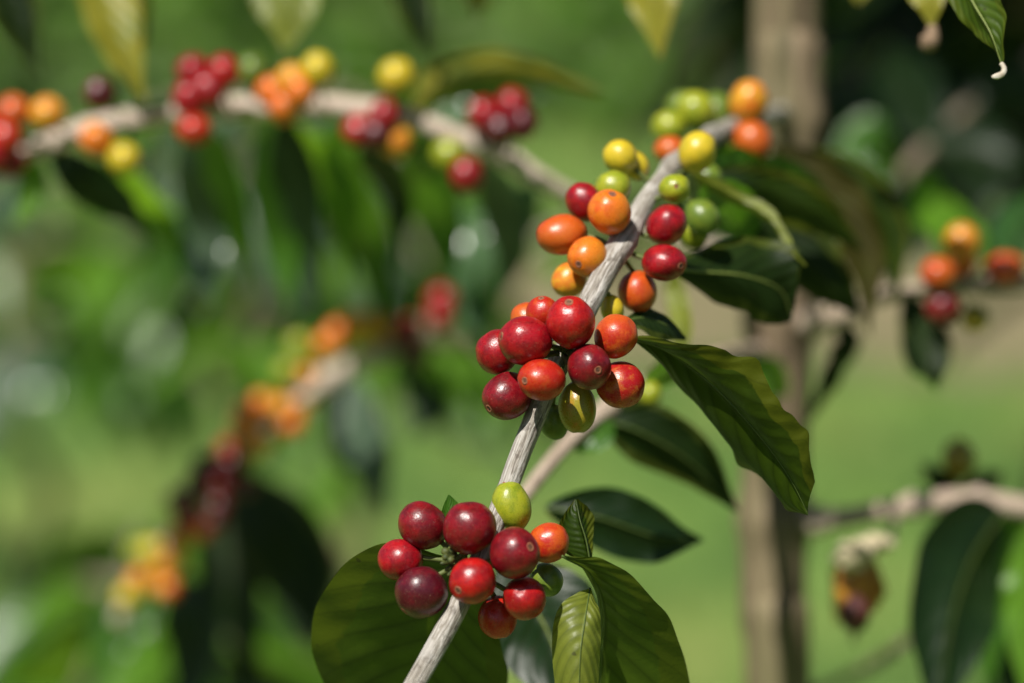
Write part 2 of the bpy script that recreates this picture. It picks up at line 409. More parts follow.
# ---------------------------------------------------------------- cherries
_cm = {}
def cherry_mesh(var, mat):
    key = (var, mat)
    if key in _cm: return _cm[key]
    seg, ring = 30, 22
    e = (1.0, 1.04, 1.10)[var % 3]
    verts, faces = [], []
    for i in range(1, ring):
        ph = math.pi * i / ring; z = math.cos(ph); r = math.sin(ph) ** 0.97
        zz = z * e
        if z > 0.97: zz -= (z - 0.97) * 1.2                    # shallow dimple round the calyx scar
        if z < 0: r *= 1 - 0.06 * (-z) ** 2
        for j in range(seg):
            th = 2 * math.pi * j / seg
            q = (math.cos(th) * r * 1.1 + var * 5.3, math.sin(th) * r * 1.1, z * 1.1)
            s = 1 + 0.055 * noise.noise(q) + 0.015 * noise.noise((q[0] * 2.6, q[1] * 2.6, q[2] * 2.6))
            verts.append((math.cos(th) * r * s, math.sin(th) * r * s * (0.97 if var % 2 else 1.0), zz * s))
    top, bot = len(verts), len(verts) + 1
    verts += [(0, 0, e - 0.05), (0, 0, -e)]
    for i in range(ring - 2):
        for j in range(seg):
            a, b = i * seg + j, i * seg + (j + 1) % seg
            faces.append((a, a + seg, b + seg, b))
    for j in range(seg):
        faces.append((top, j, (j + 1) % seg)); k = (ring - 2) * seg
        faces.append((bot, k + (j + 1) % seg, k + j))
    me = bpy.data.meshes.new('cherry'); me.from_pydata(verts, [], faces)
    me.polygons.foreach_set('use_smooth', [True] * len(me.polygons))
    me.materials.append(BM[mat]); _cm[key] = me
    return me

def scar_mesh(e):
    seg = 16; V_, F_ = [], []
    rows = [(0.21, -0.03), (0.18, 0.018), (0.135, 0.034), (0.10, 0.008), (0.055, 0.004), (0.03, 0.028)]
    for i, (r, z) in enumerate(rows):
        for j in range(seg):
            th = 2 * math.pi * j / seg
            rr = r * (1 + 0.10 * noise.noise((math.cos(th) * 2, math.sin(th) * 2, i * .4 + e)))
            V_.append((math.cos(th) * rr, math.sin(th) * rr, e - 0.035 + z))
    V_.append((0, 0, e - 0.03))
    for i in range(len(rows) - 1):
        for j in range(seg):
            a, b = i * seg + j, i * seg + (j + 1) % seg
            F_.append((a, b, b + seg, a + seg))
    for j in range(seg): F_.append(((len(rows) - 1) * seg + j, (len(rows) - 1) * seg + (j + 1) % seg, len(V_) - 1))
    me = bpy.data.meshes.new('calyx_scar'); me.from_pydata(V_, [], F_)
    me.polygons.foreach_set('use_smooth', [True] * len(me.polygons))
    me.materials.append(SCAR); me.materials.append(SCARIN)
    me.polygons.foreach_set('material_index', [1 if len(p.vertices) == 3 or p.vertices[0] >= 3 * seg else 0 for p in me.polygons])
    return me
_scar = [scar_mesh(e) for e in (1.0, 1.04, 1.10)]

def cherry(parent, path, px, py, d, rx, ry, col, axis=None, scar=True, label=None, stalk=True, node=None):
    """axis: picture vector of the calyx end (x right, y down, z to the viewer); default away from the branch"""
    c = P(px, py, d)
    ds = np.linalg.norm(path - np.array(c), axis=1)
    base = Vector(path[int(np.argmin(ds))]) if node is None else node
    var = random.randrange(9)
    if axis is None:
        ax = (c - base).normalized() + Vector([random.uniform(-.25, .25) for _ in range(3)])
        if ax.length < 1e-4: ax = UP.copy()
    else:
        ax = V(*axis)
    ax.normalize()
    e = (1.0, 1.04, 1.10)[var % 3]
    R = 1.045 * math.sqrt(rx * ry) * K * d / (1 + (e - 1) * 0.5)
    o = bpy.data.objects.new('cherry', cherry_mesh(var, col)); C.objects.link(o)
    # elongation in the picture: squash the cross axis that needs it
    q = ax.to_track_quat('Z', 'Y')
    lx, ly = (q @ Vector((1, 0, 0))), (q @ Vector((0, 1, 0)))
    sx = sy = sz = 1.0
    asp = (rx / ry)
    def amount(v):                                             # how much this local axis lies across / down the picture
        a, b_ = abs(v.dot(RT)), abs(v.dot(UP)); return (a * a - b_ * b_)
    g = math.log(asp) * 0.5
    sx, sy, sz = math.exp(g * amount(lx)), math.exp(g * amount(ly)), math.exp(g * amount(ax))
    o.location = c; o.rotation_mode = 'QUATERNION'; o.rotation_quaternion = q @ Matrix.Rotation(random.uniform(0, 6.28), 3, 'Z').to_quaternion() if abs(math.log(asp)) < .04 else q
    o.scale = (R * sx, R * sy, R * sz)
    o.parent = parent
    if label: o['label'] = label
    if scar:
        s = bpy.data.objects.new('calyx_scar', _scar[var % 3]); C.objects.link(s); s.parent = o
    if stalk:
        a = c - ax * R * 0.9; b = base
        mid = (a + b) / 2 - ax * R * 0.25
        pts = crom([tuple(a), tuple(mid), tuple(b)], 8)
        M3 = Matrix.LocRotScale(o.location, o.rotation_quaternion, o.scale).inverted()
        v, f, u = tube_data(pts, np.full(8, 0.0008), 7)
        so = mesh_obj('stalk', [M3 @ Vector(x) for x in v], f, STALK, o, u)
    return o

def stem(name, pts, mat, parent, n=90, seg=18, rough=0.06, seed=0, nodes=(), nodeamp=0.22, col=None):
    """pts: (px,py,d,radius px); nodes: positions (0..1) of the swollen joints"""
    w_ = crom([(*P(p[0], p[1], p[2]), p[3] * K * p[2]) for p in pts], n)
    L = np.r_[0, np.cumsum(np.linalg.norm(np.diff(w_[:, :3], axis=0), axis=1))]; L /= L[-1]
    r = w_[:, 3].copy()
    for c in nodes: r *= 1 + nodeamp * np.exp(-((L - c) / 0.018) ** 2) + 0.12 * np.exp(-((L - c - .006) / 0.0035) ** 2) - .06 * np.exp(-((L - c + .012) / 0.004) ** 2)
    v, f, u = tube_data(w_[:, :3], r, seg, rough, seed)
    o = mesh_obj(name, v, f, mat, parent, u)
    return o, w_[:, :3]

def node_bits(parent, c, s, k, seed):
    """the knot of stalks, stipules and dried flower bases at a leaf node"""
    rnd = random.Random(seed)
    V_, F_ = [], []
    for i in range(k):
        dv = Vector([rnd.uniform(-1, 1) for _ in range(3)]).normalized() - FWD * 0.5
        a = c + dv * s * 0.3; b = c + dv.normalized() * s * rnd.uniform(.8, 1.25)
        mid = (a + b) / 2 + Vector([rnd.uniform(-1, 1) for _ in range(3)]) * s * .15
        pts = crom([tuple(a), tuple(mid), tuple(b)], 6)
        r0 = s * rnd.uniform(.10, .2)
        v, f, u = tube_data(pts, np.array([r0, r0, r0 * .9, r0 * 1.1, r0 * 1.2, r0 * .5]), 7)
        o = len(V_); V_ += v; F_ += [tuple(x + o for x in q) for q in f]
    return mesh_obj('bud_knot', V_, F_, BUD, parent)

# ================================================================= SETTING
def ground_mat():
    m, t, out = new_mat('lawn_ground')
    tc = N(t, 'ShaderNodeTexCoord')
    n1 = N(t, 'ShaderNodeTexNoise', inp={'Scale': 1.8, 'Detail': 5.0}); t.links.new(tc.outputs['Object'], n1.inputs['Vector'])
    n2 = N(t, 'ShaderNodeTexNoise', inp={'Scale': 25.0, 'Detail': 5.0}); t.links.new(tc.outputs['Object'], n2.inputs['Vector'])
    c = ramp(t, n1.outputs[0], [(0.36, (0.07, 0.12, 0.035)), (0.5, (0.145, 0.25, 0.06)), (0.62, (0.24, 0.29, 0.09))])
    c = mixc(t, 1.0, c, ramp(t, n2.outputs[0], [(0.3, (0.65, 0.65, 0.6)), (0.7, (1.2, 1.2, 1.1))]), 'MULTIPLY')
    b = N(t, 'ShaderNodeBsdfPrincipled', inp={'Roughness': 0.85, 'Specular IOR Level': 0.2}); t.links.new(c, b.inputs['Base Color'])
    t.links.new(bump(t, n2.outputs[0], 0.6, 0.03), b.inputs['Normal'])
    t.links.new(b.outputs[0], out.inputs[0]); return m

g = mesh_obj('ground', [(-150, -150, 0), (150, -150, 0), (150, 150, 0), (-150, 150, 0)], [(0, 1, 2, 3)], ground_mat(), smooth=False)
tag(g, kind='structure')

def soil():
    m, t, out = new_mat('leaf_litter_soil')
    tc = N(t, 'ShaderNodeTexCoord')
    n1 = N(t, 'ShaderNodeTexNoise', inp={'Scale': 3.0, 'Detail': 6.0}); t.links.new(tc.outputs['Object'], n1.inputs['Vector'])
    b = N(t, 'ShaderNodeBsdfPrincipled', inp={'Roughness': 0.9, 'Specular IOR Level': 0.2})
    t.links.new(ramp(t, n1.outputs[0], [(0.35, (0.13, 0.13, 0.055)), (0.55, (0.20, 0.165, 0.09)), (0.7, (0.26, 0.20, 0.13))]), b.inputs['Base Color'])
    t.links.new(bump(t, n1.outputs[0], 0.6, 0.03), b.inputs['Normal'])
    t.links.new(b.outputs[0], out.inputs[0])
    V_, n = [], 60
    for i in range(n + 1):
        x = -9 + 18 * i / n
        V_.append((x, 6.9 + 0.35 * noise.noise((x * .8, 0, 0)) - 0.10 * x, 0.004)); V_.append((x, 8.8 + 0.5 * noise.noise((x * .6, 5, 0)) - 0.05 * x, 0.004))
    F_ = [(2 * i, 2 * i + 2, 2 * i + 3, 2 * i + 1) for i in range(n)]
    return tag(mesh_obj('soil', V_, F_, m, smooth=False), kind='structure')
soil()

def grass():
    rng = np.random.default_rng(3)
    n = 60000
    y = rng.uniform(2.4, 13.5, n); x = rng.uniform(-1, 1, n) * (0.6 + y * 0.28)
    band = (y > 7.0 - .10 * x) & (y < 8.8 - .05 * x)
    keep = ~band | (rng.random(n) < 0.05)
    x, y = x[keep], y[keep]; n = len(x)
    h = rng.uniform(.035, .085, n); a = rng.uniform(0, 6.28, n); wd = rng.uniform(.002, .0045, n)
    lx, ly = rng.normal(0, .4, n) * h, rng.normal(0, .4, n) * h
    V_ = np.zeros((n, 3, 3))
    V_[:, 0] = np.c_[x - np.cos(a) * wd, y - np.sin(a) * wd, np.zeros(n)]
    V_[:, 1] = np.c_[x + np.cos(a) * wd, y + np.sin(a) * wd, np.zeros(n)]
    V_[:, 2] = np.c_[x + lx, y + ly, h]
    m, t, out = new_mat('grass_blade')
    tc = N(t, 'ShaderNodeTexCoord')
    n1 = N(t, 'ShaderNodeTexNoise', inp={'Scale': 1.8, 'Detail': 6.0}); t.links.new(tc.outputs['Object'], n1.inputs['Vector'])
    c = ramp(t, n1.outputs[0], [(0.36, (0.06, 0.12, 0.03)), (0.5, (0.15, 0.275, 0.05)), (0.62, (0.26, 0.33, 0.08))])
    b = N(t, 'ShaderNodeBsdfPrincipled', inp={'Roughness': 0.6, 'Specular IOR Level': 0.25}); t.links.new(c, b.inputs['Base Color'])
    tr = N(t, 'ShaderNodeBsdfTranslucent'); t.links.new(c, tr.inputs[0])
    mx = N(t, 'ShaderNodeMixShader'); mx.inputs[0].default_value = .35
    t.links.new(b.outputs[0], mx.inputs[1]); t.links.new(tr.outputs[0], mx.inputs[2]); t.links.new(mx.outputs[0], out.inputs[0])
    me = bpy.data.meshes.new('grass')
    me.vertices.add(n * 3); me.vertices.foreach_set('co', V_.ravel())
    me.loops.add(n * 3); me.loops.foreach_set('vertex_index', np.arange(n * 3))
    me.polygons.add(n); me.polygons.foreach_set('loop_start', np.arange(n) * 3); me.polygons.foreach_set('loop_total', np.full(n, 3))
    me.materials.append(m); me.update(calc_edges=True)
    o = bpy.data.objects.new('grass', me); C.objects.link(o)
    tag(o, 'short sunlit green grass covering the ground between the shrubs', 'grass', kind='stuff')
grass()

# ---------------------------------------------------------------- coffee shrubs behind
def leaf_template(nu=9, nv=2):
    V_, U_, F_ = [], [], []
    for i in range(nu):
        t = i / (nu - 1); w_ = prof(t) * 0.2
        for j in range(-nv, nv + 1):
            s = j / nv
            V_.append((s * w_, t, -0.25 * t * t + abs(s) * w_ * 0.35 + 0.02 * math.sin(t * 17 + s * 2) * abs(s))); U_.append((t, s))
    k = 2 * nv + 1
    for i in range(nu - 1):
        for j in range(k - 1):
            p = i * k + j; F_.append((p, p + 1, p + k + 1, p + k))
    return np.array(V_), F_, U_
LT = leaf_template()

def foliage_data(places):
    """places: list of (base, direction, up, length)"""
    V_, F_, U_ = [], [], []
    tv, tf, tu = LT
    for (b, dr, up, ln) in places:
        y = np.array(dr) / np.linalg.norm(dr)
        x = np.cross(y, np.array(up)); x /= np.linalg.norm(x) + 1e-9; z = np.cross(x, y)
        w_ = (tv[:, :1] * x + tv[:, 1:2] * y + tv[:, 2:3] * z) * ln + np.array(b)
        o = len(V_); V_ += list(w_); F_ += [tuple(q + o for q in f) for f in tf]; U_ += tu
    return V_, F_, U_

def shrub(loc, h, rad, nb, label, seed, mats=('mid', 'dark'), leaf=0.13, group='coffee shrubs growing behind the branches', low=0.15, cat='shrub', name='coffee_shrub'):
    rnd = random.Random(seed)
    root = tag(empty(name, loc), label, cat, group)
    pts = np.array([(rnd.uniform(-.02, .02) * k, rnd.uniform(-.02, .02) * k, h * k / 6) for k in range(7)])
    rr = np.linspace(0.022, 0.008, 7) * (h / 1.6)
    v, f, u = tube_data(crom(pts, 24), np.interp(np.linspace(0, 1, 24), np.linspace(0, 1, 7), rr), 10, .1, seed, 40)
    mesh_obj('trunk', v, f, TRUNK, root, u)
    pl = [[] for _ in mats]
    bV, bF, bU = [], [], []
    for i in range(nb):
        z = h * (low + (1 - low) * (i + rnd.random()) / nb)
        az = i * 2.4 + rnd.uniform(-.4, .4)
        ln = rad * (1.05 - 0.55 * (z / h)) * rnd.uniform(.75, 1.15)
        d0 = Vector((math.cos(az), math.sin(az), 0))
        bp = [Vector((0, 0, z)) + d0 * ln * t + Vector((0, 0, ln * (0.35 * t - 0.55 * t * t))) for t in np.linspace(0, 1, 8)]
        vv, ff, uu = tube_data(np.array([tuple(p) for p in bp]), np.linspace(.006, .0025, 8), 6)
        o = len(bV); bV += vv; bF += [tuple(q + o for q in x) for x in ff]; bU += uu
        nn = max(3, int(ln / 0.055))
        for j in range(1, nn + 1):
            t = j / nn; p = Vector((0, 0, z)) + d0 * ln * t + Vector((0, 0, ln * (0.35 * t - 0.55 * t * t)))
            for s in (-1, 1):
                side = Vector((-d0.y, d0.x, 0)) * s
                dr = side * 1.0 + d0 * rnd.uniform(.2, .8) + Vector((0, 0, rnd.uniform(-.9, -.05)))
                up = Vector((rnd.uniform(-.5, .5), rnd.uniform(-.5, .5), 1))
                pl[rnd.randrange(len(mats))].append((p, dr, up, leaf * rnd.uniform(.65, 1.2)))
    mesh_obj('branch', bV, bF, BARK_DULL, root, bU)
    V_, F_, U_, fm = [], [], [], []
    for mi, p in enumerate(pl):
        if not p: continue
        v, f, u = foliage_data(p); o = len(V_)
        V_ += v; F_ += [tuple(q + o for q in x) for x in f]; U_ += u; fm += [mi] * len(f)
    mesh_obj('foliage', V_, F_, None, root, U_, mats=[LM[x] for x in mats], fmat=fm)
    return root

def gp(px, depth):
    """ground point under picture column px at a depth"""
    p = P(px, 341.5, depth); return (p.x, p.y, 0)

sap = shrub(gp(20, 2.7), 1.02, .34, 10, 'low leafy coffee sapling at the far left beyond the blurred branches', 11, ('mid', 'grey', 'fresh'), .13, low=.80)
for k, a in enumerate([(44, 390, 2.2, .06)]):
    glossy_leaf(*a, sap, 90 + k).matrix_parent_inverse = Matrix.Translation(-Vector(sap.location))
shrub(gp(320, 2.4), 1.10, .36, 20, 'tall coffee shrub whose drooping leaves show under the middle of the long berry branch', 12, ('mid', 'fresh', 'fresh', 'grey'), .12, low=.80)
shrub(gp(-420, 3.6), 1.7, .6, 30, 'bushy coffee shrub at the edge of the lawn beyond the top left leaves', 13, ('mid', 'dark'), .14)
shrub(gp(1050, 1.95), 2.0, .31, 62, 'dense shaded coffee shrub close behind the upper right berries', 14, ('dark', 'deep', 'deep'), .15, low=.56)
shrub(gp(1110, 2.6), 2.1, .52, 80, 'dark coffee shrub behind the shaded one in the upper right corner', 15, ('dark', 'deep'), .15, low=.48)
shrub(gp(130, 2.0), 0.80, .24, 20, 'low dark coffee sapling under the blurred ripening branch', 16, ('mid', 'fresh', 'dark'), .12, low=.7)
for k, (x, y, h) in enumerate([(-1.5, -.9, 1.75), (-.4, -1.9, 1.9), (.8, -1.5, 2.1), (1.7, -.4, 2.3), (1.7, .9, 2.2), (-1.9, .5, 1.7)]):  # out-of-view shrubs added only to block sky light, deepening shadows and reflections
    shrub((x, y, 0), h, .62, 46, 'unseen coffee shrub added around the camera to darken reflections and shadows', 50 + k, ('dark', 'mid'), .15, 'unseen coffee shrubs added to darken reflections and shadows', low=.15)
far = [(-160, 12.6, 1.7, 21), (40, 13.8, 1.9, 22), (250, 12.9, 1.6, 23), (440, 13.6, 2.0, 24), (620, 14.2, 1.9, 25), (800, 12.9, 1.8, 26), (980, 13.3, 2.1, 27), (1200, 12.6, 1.8, 28)]
FL = ['showing beyond the left end of the long berry branch', 'showing between the first two hanging leaf tips', 'showing above the middle of the long berry branch', 'showing behind the arched yellow green leaf',
      'showing just left of the grey trunk', 'hidden mostly behind the grey trunk', 'behind the dark leaves of the right corner', 'farthest to the right beyond the lawn']
for (px, dp, h, sd), lb in zip(far, FL):
    shrub(gp(px, dp), h, 1.0, 40, 'far sunlit coffee shrub ' + lb, sd, ('fresh', 'mid', 'fresh'), .17, 'far coffee shrubs beyond the lawn', low=.08)

# ================================================================= THE COFFEE TREE (trunk, its joined branches)
tree = tag(empty('coffee_tree', gp(775, 1.15)), 'grey brown coffee tree trunk with a bare side branch holding a withered brown fruit', 'tree')
TB = Vector(tree.location)
def rel(o):
    """meshes are written in world space: keep them there under a moved root"""
    o.matrix_parent_inverse = Matrix.Translation(-TB); return o
tp = [P(790, -60, 1.15), P(788, 60, 1.15), P(784, 170, 1.15), P(779, 300, 1.15), P(776, 420, 1.15), P(775, 520, 1.15), P(774, 620, 1.15), P(777, 720, 1.15)]
top_ = [tp[0] + Vector((.02, .01, .75)), tp[0] + Vector((.012, .005, .4))]
tl = top_ + tp + [Vector((tp[-1].x + .004, tp[-1].y, .5)), Vector((TB.x, TB.y, -.02))]
rads = [.007, .010, .0138, .0142, .0138, .0135, .0132, .0136, .0130, .0132, .016, .022]
wt = crom([(*p, r) for p, r in zip(tl, rads)], 170)
rr = wt[:, 3].copy()
zz = wt[:, 2]
for zc in (P(778, 318, 1.15).z, P(776, 520, 1.15).z, P(785, 120, 1.15).z, .75, .5, .25):
    rr *= 1 + .17 * np.exp(-((zz - zc) / .009) ** 2)
v, f, u = tube_data(wt[:, :3], rr, 26, .09, 3, 60)
rel(mesh_obj('trunk', v, f, TRUNK, tree, u))

# the lower side branch with the withered fruit
bo, bpath = stem('branch', [(785, 528, 1.15, 10), (812, 521, 1.14, 13), (850, 517, 1.13, 10), (915, 505, 1.12, 11), (965, 501, 1.115, 12), (1030, 508, 1.11, 11), (1120, 520, 1.10, 9)], BARK_FAR, tree, nodes=(.12, .42, .6), nodeamp=.3, seed=9)
rel(bo); bo['label'] = 'bare pale side branch with a withered fruit'
def on_tree(o): return o   # children of a branch keep the branch's inverse
cherry(bo, bpath, 959, 460, 1.13, 17, 20, 'olive', (0, -1, .2), stalk=True, label='olive brown unripe cherry on the bare side branch')
ribbon([(955, 498, 1.12), (940, 478, 1.125), (922, 462, 1.13)], 26, (20, 40), 'deep', bo, 1)
ribbon([(962, 498, 1.12), (985, 482, 1.125), (1003, 470, 1.13)], 28, (-20, -40), 'deep', bo, 2)
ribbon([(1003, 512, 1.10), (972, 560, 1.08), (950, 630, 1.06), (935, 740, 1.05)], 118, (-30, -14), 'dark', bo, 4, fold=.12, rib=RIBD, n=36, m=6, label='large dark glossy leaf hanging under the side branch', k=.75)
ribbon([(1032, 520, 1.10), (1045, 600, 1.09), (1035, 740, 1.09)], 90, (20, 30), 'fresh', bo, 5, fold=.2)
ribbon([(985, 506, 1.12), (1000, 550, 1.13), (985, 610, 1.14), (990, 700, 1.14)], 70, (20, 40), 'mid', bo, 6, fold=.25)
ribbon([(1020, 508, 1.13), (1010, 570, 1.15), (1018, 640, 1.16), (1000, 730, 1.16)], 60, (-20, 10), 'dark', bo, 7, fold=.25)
# withered fruit: calyx, split husk, shrivelled dark seed
wm = simple_mat('withered_husk', (0.52, 0.25, 0.03), 0.5, (0.40, 0.14, 0.02), 160)
wd = simple_mat('withered_core', (0.06, 0.02, 0.02), 0.6, (0.12, 0.03, 0.02), 200)
wf = simple_mat('withered_flower', (0.34, 0.31, 0.18), 0.7, (0.46, 0.38, 0.24), 160)
def blob(name, px, py, d, rx, ry, mat, parent, seed, amp=.14):
    c = P(px, py, d); V_, F_ = [], []
    S, G = 18, 12
    for i in range(G + 1):
        ph = math.pi * i / G
        for j in range(S):
            th = 2 * math.pi * j / S
            x, y, z = math.sin(ph) * math.cos(th), math.cos(ph), math.sin(ph) * math.sin(th)
            s = 1 + amp * noise.noise((x * 2 + seed, y * 2, z * 2)) + .05 * math.sin(th * 5)
            V_.append(c + V(x * rx * s, -y * ry * s, z * rx * s) * K * d)
    for i in range(G):
        for j in range(S):
            a, b = i * S + j, i * S + (j + 1) % S
            F_.append((a, b, b + S, a + S))
    return mesh_obj(name, V_, F_, mat, parent)
wfr = blob('withered_fruit', 858, 585, 1.07, 25, 34, wm, bo, 1.3, .3)
wfr['label'] = 'brown withered fruit drooping from the side branch'
blob('shrivelled_core', 855, 614, 1.06, 15, 18, wd, wfr, 4.1, .3)
blob('dried_petal', 852, 556, 1.055, 17, 16, wf, wfr, 5.5, .5)
blob('dried_petal', 878, 543, 1.06, 18, 9, wf, wfr, 8.5, .5)
blob('dried_petal', 866, 549, 1.05, 12, 13, wf, wfr, 2.5, .4)
blob('dried_petal', 838, 592, 1.10, 6, 28, wm, wfr, 3.5, .5)
v, f, u = tube_data(crom([tuple(P(*q)) for q in ((898, 512, 1.12), (893, 530, 1.11), (878, 548, 1.10), (864, 565, 1.10))], 12), np.full(12, .0014), 7)
mesh_obj('stalk', v, f, BARK_FAR, wfr, u)
v, f, u = tube_data(crom([tuple(P(*q)) for q in ((858, 618, 1.095), (855, 632, 1.093), (852, 643, 1.09))], 8), np.linspace(.0022, .0006, 8), 7)
mesh_obj('dried_tip', v, f, DRYB, wfr, u)

# leaves and shoots joined to the trunk
so, sp_ = stem('branch', [(772, 300, 1.15, 9), (800, 322, 1.14, 12), (838, 314, 1.12, 13), (870, 300, 1.13, 8), (905, 291, 1.12, 9), (965, 286, 1.10, 9.5), (1030, 282, 1.09, 10), (1120, 270, 1.08, 9)], BARK_FAR, tree, nodes=(.16, .28, .58), nodeamp=.3, seed=19)
rel(so); so['label'] = 'pale side branch carrying yellow, orange and crimson cherries'
for a in [(962, 242, 1.09, 17, 19, 'amber'), (938, 274, 1.075, 18, 17, 'redorange'), (962, 262, 1.10, 15, 15, 'orange'), (943, 308, 1.08, 17, 18, 'crimson'), (1006, 268, 1.09, 19, 15, 'redorange'), (975, 318, 1.11, 14, 15, 'olive')]:
    cherry(so, sp_, *a)
ribbon([(905, 292, 1.11), (920, 330, 1.09), (930, 365, 1.08), (936, 390, 1.08)], 48, (10, 30), 'deep', so, 6, fold=.3)
ribbon([(948, 292, 1.16), (958, 240, 1.22), (938, 200, 1.27), (925, 170, 1.3)], 66, (10, 20), 'fresh', so, 7, fold=.2)
ribbon([(1000, 288, 1.14), (1016, 240, 1.2), (1040, 190, 1.25)], 60, (10, 30), 'mid', so, 8, fold=.2)
ribbon([(838, 318, 1.13), (850, 345, 1.13), (832, 380, 1.13), (808, 424, 1.13)], 40, (-35, -55), 'deep', so, 9, fold=.25)
ribbon([(790, 395, 1.13), (772, 378, 1.11), (760, 392, 1.10), (750, 420, 1.10)], 44, (15, -20), 'fresh', so, 19, fold=.25)

# crown above the frame, shading the right of the scene
cr = []
rnd = random.Random(5)
bV, bF, bU = [], [], []
for i in range(34):
    z0 = 1.50 + .75 * i / 34
    az = i * 2.4; d0 = Vector((math.cos(az), math.sin(az), 0))
    ln = .42 * rnd.uniform(.7, 1.1) * (1.1 - .3 * i / 34)
    c0 = Vector((TB.x + .01, TB.y, z0))
    if d0.y < -.2 and ln > .25 and z0 < 1.9: ln = .22
    fb = lambda t: c0 + d0 * ln * t + Vector((0, 0, ln * (.4 * t - .45 * t * t)))
    vv, ff, uu = tube_data(np.array([tuple(fb(t)) for t in np.linspace(0, 1, 8)]), np.linspace(.005, .002, 8), 6)
    o = len(bV); bV += vv; bF += [tuple(q + o for q in x) for x in ff]; bU += uu
    for j in range(2, 9):
        for s in (-1, 1):
            side = Vector((-d0.y, d0.x, 0)) * s
            cr.append((fb(j / 8), side + d0 * rnd.uniform(.2, .8) + Vector((0, 0, rnd.uniform(-.6, .1))), Vector((rnd.uniform(-.4, .4), rnd.uniform(-.4, .4), 1)), .12 * rnd.uniform(.7, 1.2)))
def clear(pl):
    """leaves stay out of the part of the view that the photo shows open"""
    b, dr, up, ln = pl
    tip = Vector(b) + Vector(dr).normalized() * ln
    for q in (Vector(b), tip, (Vector(b) + tip) / 2):
        e = q - EYE; d = e.dot(FWD); py = 341.5 - e.dot(UP) / (d * K)
        if py > -60: return False
        # and do not shade the cherries in focus
        for tgt in (P(500, 560, .84), P(560, 360, .85), P(600, 230, .88), P(690, 140, .93), P(780, 420, 1.13), P(200, 110, 1.12), P(420, 130, 1.1), P(700, 430, .85), P(960, 300, 1.1), P(900, 510, 1.12), P(935, 200, 1.27), P(850, 140, 1.42), P(785, 60, 1.15)):
            w_ = q - tgt; k = w_.dot(sun_dir)
            if (w_ - sun_dir * k).length < .10: return False
    return True
cr = [p for p in cr if clear(p)]
v, f, u = foliage_data(cr)
rel(mesh_obj('crown', v, f, LM['mid'], tree, u))

# ================================================================= MAIN BRANCH IN FOCUS
main = tag(empty('fruiting_branch', P(560, 360, .852)), 'sharp pale coffee branch with tight clusters of crimson, red, orange and yellow cherries', 'coffee branch')
def root_of(o):
    return Matrix.Translation(-Vector(o.location))
class Sub:
    pass
def fix(root):
    """children were written in world coordinates"""
    inv = Matrix.Translation(-Vector(root.location))
    for ch in [o for o in bpy.data.objects if o.parent == root]:
        ch.matrix_parent_inverse = inv
mo, mp_ = stem('stem', [(398, 712, .822, 10.5), (440, 640, .830, 10.5), (475, 572, .838, 10.5), (503, 500, .845, 10.5), (530, 430, .850, 10.5), (553, 375, .853, 11), (578, 325, .858, 11), (601, 280, .868, 12), (625, 238, .882, 11.5), (650, 196, .900, 10), (682, 158, .94, 9.5), (720, 132, 1.0, 9), (755, 120, 1.06, 8.5), (784, 112, 1.14, 8)], BARK, main, n=200, seg=26, rough=.10, seed=2, nodes=(.27, .37, .50, .64, .78), nodeamp=.22)
A, B_, Cc = .835, .850, .885
